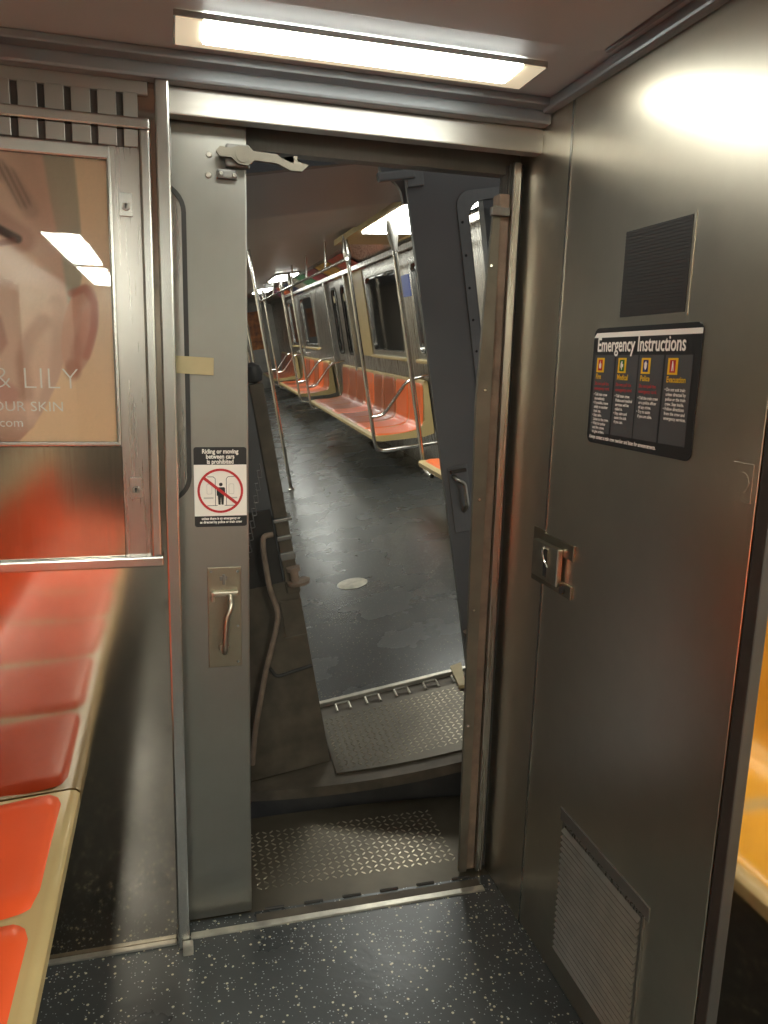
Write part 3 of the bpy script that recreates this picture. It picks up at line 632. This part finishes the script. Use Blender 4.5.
# ================================================================== lamps of this car
def lamp(x0, x1, y0, y1, z, mat, label, group=None, along='x', ends=.05):
    t = thing('ceiling_lamp', ((x0 + x1) / 2, (y0 + y1) / 2, z - .02), label, 'lamp', group)
    b = NB(); ring(b, rrect(x0, x1, y0, y1, .004), rrect(x0 + .003, x1 - .003, y0 + .003, y1 - .003, .003), XY, z - .010, z + .0); obj('lamp_frame', b, M['steel_trim'], t)
    b = NB()
    if along == 'x':
        box(b, x0 + .004, x0 + ends, y0 + .004, y1 - .006, z - .012, z - .001); box(b, x1 - ends, x1 - .004, y0 + .004, y1 - .006, z - .012, z - .001)
        box(b, x0 + ends, x1 - ends, y1 - .036, y1 - .006, z - .012, z - .001)
    else: box(b, x0 + .008, x1 - .008, y0 + .008, y0 + ends, z - .010, z - .001); box(b, x0 + .008, x1 - .008, y1 - ends, y1 - .008, z - .010, z - .001)
    obj('lens_end', b, M['lens_end'], t)
    b = NB()
    if along == 'x': box(b, x0 + ends, x1 - ends, y0 + .004, y1 - .036, z - .018, z - .001, .006)
    else: box(b, x0 + .012, x1 - .012, y0 + ends, y1 - ends, z - .015, z - .001, .006)
    obj('glowing_diffuser', b, mat, t); return t
lamp(.020, .718, 1.482, 1.612, 1.998, M['lamp_end'], 'long glowing ceiling lamp just in front of the doorway')
la = lamp(-.59, -.39, -2.05, -.65, 2.0, M['lamp_row'], 'ceiling lamp over the left bench, nearest the poster wall', 'lamps above the benches', 'y')
dup(la, Matrix.Translation(Vector((-.49, -2.85, 1.98))), 'ceiling lamp over the left bench, farther from the poster wall')
dup(la, Matrix.Translation(Vector((1.27, .12, 1.98))), 'ceiling lamp over the amber bench, nearest the cab')
dup(la, Matrix.Translation(Vector((1.27, -1.45, 1.98))), 'ceiling lamp over the right side, farther from the cab')

# ================================================================== NEXT CAR (leaning over in the curve)
FR = CAR2
b = NB(); box(b, -.85, 1.62, .0, 16, -.05, 0); struct('floor', b, M['floor2'], 'dark shiny floor of the next car')
# end wall with doorway
def endwall_poly(): 
    out = [(-1.05, -.35), (1.80, -.35), (1.80, 1.9), (1.45, 2.12), (.4, 2.2), (-.65, 2.12), (-1.05, 1.9)]
    return out
b = NB()
for x0, x1, z0, z1 in ((-1.05, -.06, -.35, 2.15), (.86, 1.80, -.35, 2.15), (-.06, .86, 1.93, 2.2), (-.06, .86, -.35, -.03)): box(b, x0, x1, .0, .05, z0, z1)
struct('wall_front', b, M['grey_paint'], 'grey end wall of the next car around its doorway')
# threshold, hooks, plate
b = NB(); box(b, -.06, .60, -.012, .012, -.01, .012, .004); struct('trim_12', b, M['alu'], 'bright metal threshold strip of the next car')
b = NB(); prism(b, [(.525, .02), (.575, .03), (.53, -.16), (.505, -.15)], XY, .006, .020); obj('wooden_wedge', b, M['wood'], None, 'small pale wooden wedge at the right end of the far threshold', 'wedge')
fyB = lambda x: -.595 + .26 * (x - .42) ** 2
pf = thing('buffer_platform', (.35, -.3, -.06), 'rounded steel platform projecting from the next car', 'step plate')
pts = [(1.45, -.013), (-.75, -.013)] + [(-.75 + 2.2 * i / 30, fyB(-.75 + 2.2 * i / 30)) for i in range(31)]
b = NB(); prism(b, pts, XY, -.040, -.004); obj('platform_plate', b, M['steel_soot'], pf)
b = NB(); fyC = lambda x: fyB(x) + .055 if x > 0 else fyB(0) + .055
pl = [(-.04, -.100), (.60, -.100)] + [(.60 - .64 * i / 16, fyB(.60 - .64 * i / 16) + .055) for i in range(17)]
prism(b, pl, XY, -.004, .004); cp = obj('checker_plate', b, M['plate'], pf)
b = NB(); lozenges(b, -.03, .58, -.50, -.115, .004, ok=lambda x, y: y > fyB(x) + .07); obj('raised_tread', b, M['plate_top'], cp)
for i in range(5):
    x = .035 + i * .118; b = NB(); tube(b, [(x, -.092, .006), (x, -.044, .012), (x + .052, -.044, .012), (x + .052, -.092, .006)], .0042, 8, .006); obj('hinge_staple', b, M['alu'], pf, smooth=True)
b = NB(); prism(b, [(1.4, .0), (-.7, .0)] + [(-.7 + 2.1 * i / 30, fyB(-.7 + 2.1 * i / 30) + .10) for i in range(31)], XY, -.36, -.09)
struct('trim_13', b, M['steel_soot_dark'], 'dark curved buffer beam below the far platform')
# far sliding door leaf
d2 = thing('door_3', (.98, .03, .0), 'dark grey sliding end door of the next car, half open', None, kind='structure')
LY = .030
b = NB(); ox = rrect(.572, 1.42, .004, 1.925, .004, 2); ob_ = [(.572, .004), (1.42, .004), (1.42, 1.925), (.572, 1.925)]
for x0, x1, z0, z1 in ((.572, .78, .004, 1.925), (1.24, 1.42, .004, 1.925), (.78, 1.24, .004, 1.14), (.78, 1.24, 1.755, 1.925)): box(b, x0, x1, -.062, -.038, z0, z1)
obj('door_leaf', b, M['grey_paint'], d2)
b = NB(); ring(b, rrect(.738, 1.28, 1.06, 1.79, .05, 8), rrect(.772, 1.245, 1.14, 1.755, .07, 8), XZ, -.068, -.030); wf = obj('window_frame', b, M['steel_dark'], d2)
b = NB(); box(b, .77, 1.25, -.052, -.048, 1.13, 1.76); obj('pane', b, M['glass'], d2)
screws(wf, [(.752, -.068, 1.14 + i * .11) for i in range(6)], .005, (0, -1, 0), M['steel_soot_dark'], 'rivet')
h = NB(); box(h, .590, .668, -.066, -.062, .595, .85, .002); hpo = obj('handle_plate', h, M['steel_dark'], d2)
b = NB(); tube(b, [(.612, -.066, .812), (.618, -.09, .80), (.640, -.095, .785), (.642, -.095, .70), (.634, -.066, .675)], .008, 12, .014); obj('pull_lever', b, M['handle'], hpo, smooth=True)
b = NB(); box(b, .598, .660, -.078, -.066, .824, .836, .003); obj('lever_pivot', b, M['steel_soot'], hpo)
b = NB(); cyl(b, (.600, -.085, .185), (.600, -.085, .20), .030, .032); tube(b, [(.615, -.08, .20), (.615, -.08, .235), (.63, -.07, .245)], .006, 8, .01); obj('padlock_bracket', b, M['worn_rubber'], d2, smooth=True)
b = NB(); box(b, .47, .60, -.092, -.066, 1.845, 1.875, .006); box(b, .57, .63, -.08, -.062, 1.82, 1.90, .004); obj('latch_arm', b, M['steel_dark'], d2)
# round shouldered top corner of the far opening
b = NB(); cc = [(.60, 1.935), (.60, 1.72)] + [(.52 + .06 * math.cos(math.radians(a)), 1.80 + .07 * math.sin(math.radians(a))) for a in range(0, 91, 10)] + [(.30, 1.885), (.30, 1.935)]
prism(b, [(.50, 1.935), (.60, 1.935), (.60, 1.78), (.572, 1.78)] + [(.512 + .06 * math.cos(math.radians(a)), 1.80 + .07 * math.sin(math.radians(a))) for a in range(0, 91, 15)], XZ, .004, .03)
struct('trim_14', b, M['grey_paint'], 'rounded corner plate at the top of the far doorway')
# safety gate on the left of the far platform
g = thing('gangway_guard', (-.25, -.40, -.004), 'brown sooty guard panel and post left of the gap between cars', 'guard')
b = NB(); box(b, -.62, -.047, -.400, -.385, .0, .66, .003); gp = obj('guard_panel', b, M['steel_soot'], g)
b = NB(); box(b, -.085, -.043, -.412, -.37, .62, 1.285, .004); gpost = obj('guard_post', b, M['steel_soot'], g)
b = NB(); box(b, -.088, -.040, -.42, -.365, .735, .76, .003); box(b, -.088, -.040, -.42, -.365, .80, .815, .003); box(b, -.090, -.030, -.425, -.36, .86, .872, .003); obj('clamp', b, M['steel_dark'], gpost)
b = NB(); cyl(b, (-.045, -.425, .655), (-.045, -.425, .665), .034, .036); cyl(b, (-.055, -.425, .665), (-.055, -.425, .70), .014, .012); cyl(b, (-.055, -.425, .70), (-.055, -.425, .712), .022, .022); obj('spring_buffer', b, M['worn_rubber'], gpost, smooth=True)
b = NB(); lathe(b, [(.004, 0), (.024, .008), (.030, .03), (.024, .052), (.008, .062), (.004, .064)], (-.066, -.39, 1.285)); obj('post_cap', b, M['rubber'], gpost, smooth=True)
b = NB(); box(b, -.115, -.047, -.407, -.400, .47, .60, .003); box(b, -.125, -.047, -.410, -.400, .47, .478, .002); obj('raised_plate', b, M['steel_soot'], gp)
b = NB(); tube(b, [(-.050, -.404, .362), (-.17, -.404, .350), (-.185, -.404, .385)], .006, 8, .02); obj('lower_rib', b, M['steel_soot_dark'], gp, smooth=True)
b = NB(); tube(b, [(-.098, -.43, .83), (-.128, -.435, .832), (-.136, -.44, .79), (-.139, -.44, .66), (-.125, -.44, .58), (-.145, -.44, .52), (-.202, -.44, .39), (-.27, -.44, .20), (-.30, -.43, .08)], .0085, 10, .03); obj('hose', b, M['worn_rubber'], g, smooth=True)
b = NB()
for i in range(15):
    f = i / 14; x, z = -.098 - .085 * f, 1.04 - .26 * f; s = .006
    if i % 2: tube(b, [(x - s, -.43, z + .011), (x + s, -.43, z + .011), (x + s, -.43, z - .011), (x - s, -.43, z - .011), (x - s, -.43, z + .011)], .0018, 6, .004)
    else: tube(b, [(x, -.43 - s, z + .011), (x, -.43 + s, z + .011), (x, -.43 + s, z - .011), (x, -.43 - s, z - .011), (x, -.43 - s, z + .011)], .0018, 6, .004)
obj('safety_chain', b, M['steel_dark'], g)
b = NB(); box(b, -.62, -.16, -.36, -.33, .0, 1.30, .003); obj('rear_shield', b, M['steel_soot_dark'], g)
b = NB(); box(b, -.62, -.09, -.395, -.375, .62, .90, .003); obj('upper_panel', b, M['steel_soot_dark'], g)

# interior shell
RW = 1.60
b = NB()
z0, z1 = .98, 1.80
wins = [(2.75, 3.65), (4.05, 5.40), (9.25, 10.6), (11.2, 12.4)]
seg = [(.05, 6.3), (7.75, 16)]
for a, c in seg: box(b, RW, RW + .04, a, c, 0, z0); box(b, RW, RW + .04, a, c, z1, 2.02)
cuts = [.05, 2.75, 3.65, 4.05, 5.40, 6.3]
for a, c in ((.05, 2.75), (3.65, 4.05), (5.40, 6.3), (7.75, 9.25), (10.6, 11.2), (12.4, 16)): box(b, RW, RW + .04, a, c, z0, z1)
struct('wall_right', b, M['steel_case'], 'steel side wall of the next car behind its orange benches')
b = NB(); box(b, -.84, -.80, .05, 16, 0, 2.02); struct('wall_left', b, M['beige'], 'left side wall of the next car')
b = NB(); box(b, -.80, RW, 15.6, 15.64, 0, 2.2); struct('wall_back', b, M['steel_dark'], 'far end wall of the next car')
for n, (a, c) in enumerate(wins):
    t = thing('window_%d' % (n + 3), (RW, (a + c) / 2, z0), 'dark side window of the next car', None, kind='structure')
    b = NB(); ring(b, rrect(a, c, z0, z1, .01, 6), rrect(a + .05, c - .05, z0 + .05, z1 - .05, .06, 6), YZ, RW - .018, RW + .012); obj('window_frame', b, M['steel_trim'], t)
    b = NB(); box(b, RW + .002, RW + .008, a + .03, c - .03, z0 + .03, z1 - .03); obj('pane', b, M['dark_glass'], t)
    b = NB(); box(b, RW - .05, RW, a - .02, c + .02, z0 - .03, z0, .008); obj('window_sill', b, M['cream'], t)
# side door between the benches
t = thing('door_4', (RW, 7.02, 0), 'double side door of the next car with tall rounded windows', None, kind='structure')
for s, (a, c) in enumerate(((6.36, 7.02), (7.03, 7.69))):
    b = NB(); 
    fr_o, fr_i = rrect(a, c, .01, 1.95, .005, 6), rrect(a + .16, c - .16, .95, 1.75, .09, 6)
    ring(b, fr_o, fr_i, YZ, RW + .0, RW + .03); lf = obj('door_leaf', b, M['steel_case'], t)
    b = NB(); ring(b, rrect(a + .14, c - .14, .93, 1.77, .11, 6), rrect(a + .165, c - .165, .955, 1.745, .085, 6), YZ, RW - .008, RW + .005); obj('window_gasket', b, M['rubber'], lf)
    b = NB(); box(b, RW + .012, RW + .016, a + .15, c - .15, .94, 1.76); obj('pane', b, M['dark_glass'], lf)
    b = NB(); cyl(b, (RW - .006, (a + c) / 2, 1.62), (RW - .001, (a + c) / 2, 1.62), .045); obj('round_sticker', b, M['tape'], lf)
b = NB(); box(b, RW - .06, RW, 6.26, 6.34, 0, 2.0, .01); box(b, RW - .06, RW, 7.71, 7.79, 0, 2.0, .01); box(b, RW - .06, RW + .04, 6.30, 7.75, 1.955, 2.02); struct('trim_15', b, M['steel_trim'], 'bright frame posts of the far side door')
b = NB(); box(b, RW - .010, RW - .002, 5.5, 6.2, .95, 1.9, .003); struct('trim_16', b, M['cream'], 'cream wall pillar panel beside the far side door')
# ceilings
b = NB(); box(b, -.84, 1.64, .0, 1.15, 1.93, 2.1); struct('ceiling', b, M['ceil_trim'], 'lowered ceiling just inside the next car')
b = NB(); box(b, -.84, 1.64, 1.15, 2.95, 2.02, 2.1); struct('ceiling', b, M['ceil2'], 'brownish ceiling panel of the next car behind its doorway')
b = NB(); box(b, -.84, 1.64, 2.95, 16, 2.06, 2.15); struct('ceiling', b, M['ceil2'], 'long ceiling of the next car')
b = NB(); prism(b, [(1.35, 2.06), (1.62, 1.86), (1.62, 2.06)], lambda a, z, d: Vector((a, d, z)), 2.95, 15.6); box(b, 1.52, 1.56, 1.15, 15.6, 1.86, 1.90)
prism(b, [(-.55, 2.06), (-.82, 1.86), (-.82, 2.06)], lambda a, z, d: Vector((a, d, z)), 2.95, 15.6); struct('trim_17', b, M['steel_case'], 'sloping cove panels along the next car ceiling')
# advert panels in the cove
adcols = [(196, 60, 30), (230, 180, 60), (150, 40, 60), (60, 110, 70), (210, 200, 180), (60, 80, 150), (200, 90, 40), (120, 60, 90)]
for i in range(8):
    y = 5.3 + i * .95; b = NB(); prism(b, [(y, 0), (y + .85, 0), (y + .85, 1), (y, 1)], lambda a, f, d: Vector((1.615 - .255 * (1 - f) * .0 - .24 * f - d * .6, a, 1.855 + .18 * f - d)), .008, .012)
    m1 = plain('advert_print', srgb(*adcols[i]), .35, var=.6, scale=5)
    obj('cove_advert', b, m1, None, ['red', 'yellow', 'crimson', 'green', 'pale', 'blue', 'rust', 'purple'][i] + ' advert card in the cove above the far benches', 'advert', 'advert cards above the far windows')
b = NB(); box(b, RW - .012, RW - .002, 3.70, 3.96, 1.50, 1.68, .002)
o = obj('route_sticker', b, M['bluead'], None, 'blue notice sticker on the wall above the nearer far bench', 'sticker')
b = NB(); box(b, .95, 1.30, 15.585, 15.596, .9, 1.75); box(b, .60, .85, 15.585, 15.596, 1.0, 1.65)
obj('end_advert', b, plain('end_advert_print', srgb(206, 120, 40), .4, var=.75, scale=9), None, 'red and yellow poster on the far end wall', 'poster')
# lamps of the next car
def lamp2(y0, y1, label):
    t = thing('ceiling_lamp', (1.10, y0, 2.04), label, 'lamp', 'lamps along the next car ceiling')
    b = NB(); box(b, .96, 1.30, y0, y1, 2.035, 2.06, .004); obj('lamp_frame', b, M['steel_trim'], t)
    b = NB(); box(b, .985, 1.275, y0 + .03, y1 - .03, 2.018, 2.036, .008); obj('glowing_diffuser', b, M['lamp_next'], t); return t
l2 = lamp2(3.0, 4.3, 'small middle lamp on the left of the next car ceiling')
l2.matrix_world = FR @ Matrix.Translation(Vector((-.45, 5.2, 2.04)))
SL = lambda a, d: Vector((1.06 + .46 * a - .13 * d, 0, 2.0 - .06 * a - .99 * d))
def slab(bm, a0, a1, y0, y1, d0, d1): prism(bm, [(a0, y0), (a1, y0), (a1, y1), (a0, y1)], lambda a, y, d: SL(a, d) + Vector((0, y, 0)), d0, d1)
t = thing('cove_lamp', (1.26, 2.7, 1.9), 'brightest lamp of the next car, slanted in the cove by the grey door', 'lamp')
b = NB(); slab(b, 0, 1, 1.3, 3.9, -.03, 0); slab(b, -.03, .02, 1.3, 3.9, -.03, .012); slab(b, .97, 1.0, 1.3, 3.9, -.03, .012); obj('lamp_housing', b, M['cream'], t)
b = NB(); slab(b, .10, .97, 1.5, 3.05, .0, .016); obj('glowing_diffuser', b, M['lamp_next'], t)
for k, (dy, lab) in enumerate(((4.9, 'middle lamp on the right of the next car ceiling'), (8.3, 'far small lamp on the right of the next car ceiling'), )):
    dup(l2, FR @ Matrix.Translation(Vector((1.10, 3.0 + dy, 2.04))), lab)
for k, (dy, lab) in enumerate(((.0, 'nearest lamp on the left of the next car ceiling'), (4.6, 'third lamp on the left of the next car ceiling'), (7.4, 'farthest lamp on the left of the next car ceiling'))):
    dup(l2, FR @ Matrix.Translation(Vector((-.45, 3.0 + dy, 2.04))), lab)
# benches
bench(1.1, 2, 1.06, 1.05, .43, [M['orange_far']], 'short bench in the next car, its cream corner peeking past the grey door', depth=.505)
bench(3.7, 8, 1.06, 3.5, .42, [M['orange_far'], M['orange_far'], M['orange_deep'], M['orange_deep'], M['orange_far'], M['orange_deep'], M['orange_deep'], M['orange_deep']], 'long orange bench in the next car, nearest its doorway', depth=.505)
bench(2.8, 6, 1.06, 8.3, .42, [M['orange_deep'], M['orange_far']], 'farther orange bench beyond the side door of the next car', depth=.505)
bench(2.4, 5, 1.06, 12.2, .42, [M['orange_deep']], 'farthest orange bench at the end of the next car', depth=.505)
# poles with seat rails
def seat_rail(y, label, base=.30, s=1, down=True):
    t = thing('grab_pole', (1.06, y, base), label, 'pole', 'bench poles of the next car')
    b = NB(); x = 1.055
    tube(b, [(x, y, 2.0), (x, y, base + .0), (x + .53, y, base - .02)], .016, 14, .08); obj('pole', b, M['steel_pole'], t, smooth=True)
    b = NB(); tube(b, [(x, y, .59), (x + .11, y, .59), (x + .35, y, .84), (x + .53, y, .85)], .014, 12, .06); obj('armrest', b, M['steel_pole'], t, smooth=True)
    b = NB(); lathe(b, [(.017, 0), (.030, .07), (.032, .10), (.020, .19), (.016, .22)], (x, y, 1.80)); obj('flared_collar', b, M['steel_trim'], t, smooth=True)
    return t
seat_rail(3.47, 'steel pole and armrest at the near end of the long orange bench')
seat_rail(7.23, 'steel pole and armrest at the far end of the long orange bench')
seat_rail(8.27, 'steel pole and armrest starting the farther orange bench')
seat_rail(11.13, 'steel pole and armrest ending the farther orange bench')
seat_rail(12.17, 'steel pole and armrest at the farthest bench')
t = thing('grab_pole', (1.15, 2.2, .3), 'steel pole by the cream bench corner, hard against the grey far door', 'pole')
b = NB(); tube(b, [(1.145, 2.36, 1.98), (1.150, 2.36, .33), (1.155, 2.20, .30)], .017, 14, .05); obj('pole', b, M['steel_pole'], t, smooth=True)
b = NB(); lathe(b, [(.018, 0), (.034, .08), (.036, .12), (.030, .20)], (1.145, 2.36, 1.785)); obj('flared_collar', b, M['steel_dark'], t, smooth=True)
def floor_pole(x, y, label):
    t = thing('grab_pole', (x, y, 0), label, 'pole', 'standing poles of the next car')
    b = NB(); tube(b, [(x, y, 0.001), (x, y, 2.058)], .016, 14); obj('pole', b, M['steel_pole'], t, smooth=True)
    b = NB(); lathe(b, [(.030, 0), (.030, .006), (.020, .012), (.017, .03)], (x, y, 0)); obj('floor_flange', b, M['steel_trim'], t, smooth=True)
    return t
floor_pole(.35, 4.02, 'standing pole at the left of the next car, beside the guard post')
floor_pole(.42, 7.0, 'standing pole in the middle distance of the next car aisle')
floor_pole(.55, 10.0, 'farthest standing pole in the next car aisle')
# overhead hand rails
for x, lab in ((.995, 'overhead steel hand rail above the front edge of the far benches'), ):
    t = thing('hand_rail', (x, 5, 1.80), lab, 'hand rail')
    b = NB(); tube(b, [(x, 3.2, 1.83), (x, 12.5, 1.83)], .014, 12); obj('rail', b, M['steel_pole'], t, smooth=True)
    for y in (4.2, 5.4, 6.6, 8.9, 10.2, 11.6): b = NB(); tube(b, [(x, y, 1.83), (x + .03, y, 2.06)], .011, 10); obj('hanger', b, M['steel_pole'], t, smooth=True)
# floor drain plate
t = thing('floor_cover', (.365, 1.275, 0), 'small bright oval cover plate in the floor of the next car', 'floor cover')
b = NB(); lathe(b, [(.085, 0), (.085, .003), (.078, .005), (.01, .005)], (.365, 1.275, 0), 32); obj('disc', b, M['alu'], t, smooth=True)
FR = I4
bpy.context.view_layer.update()
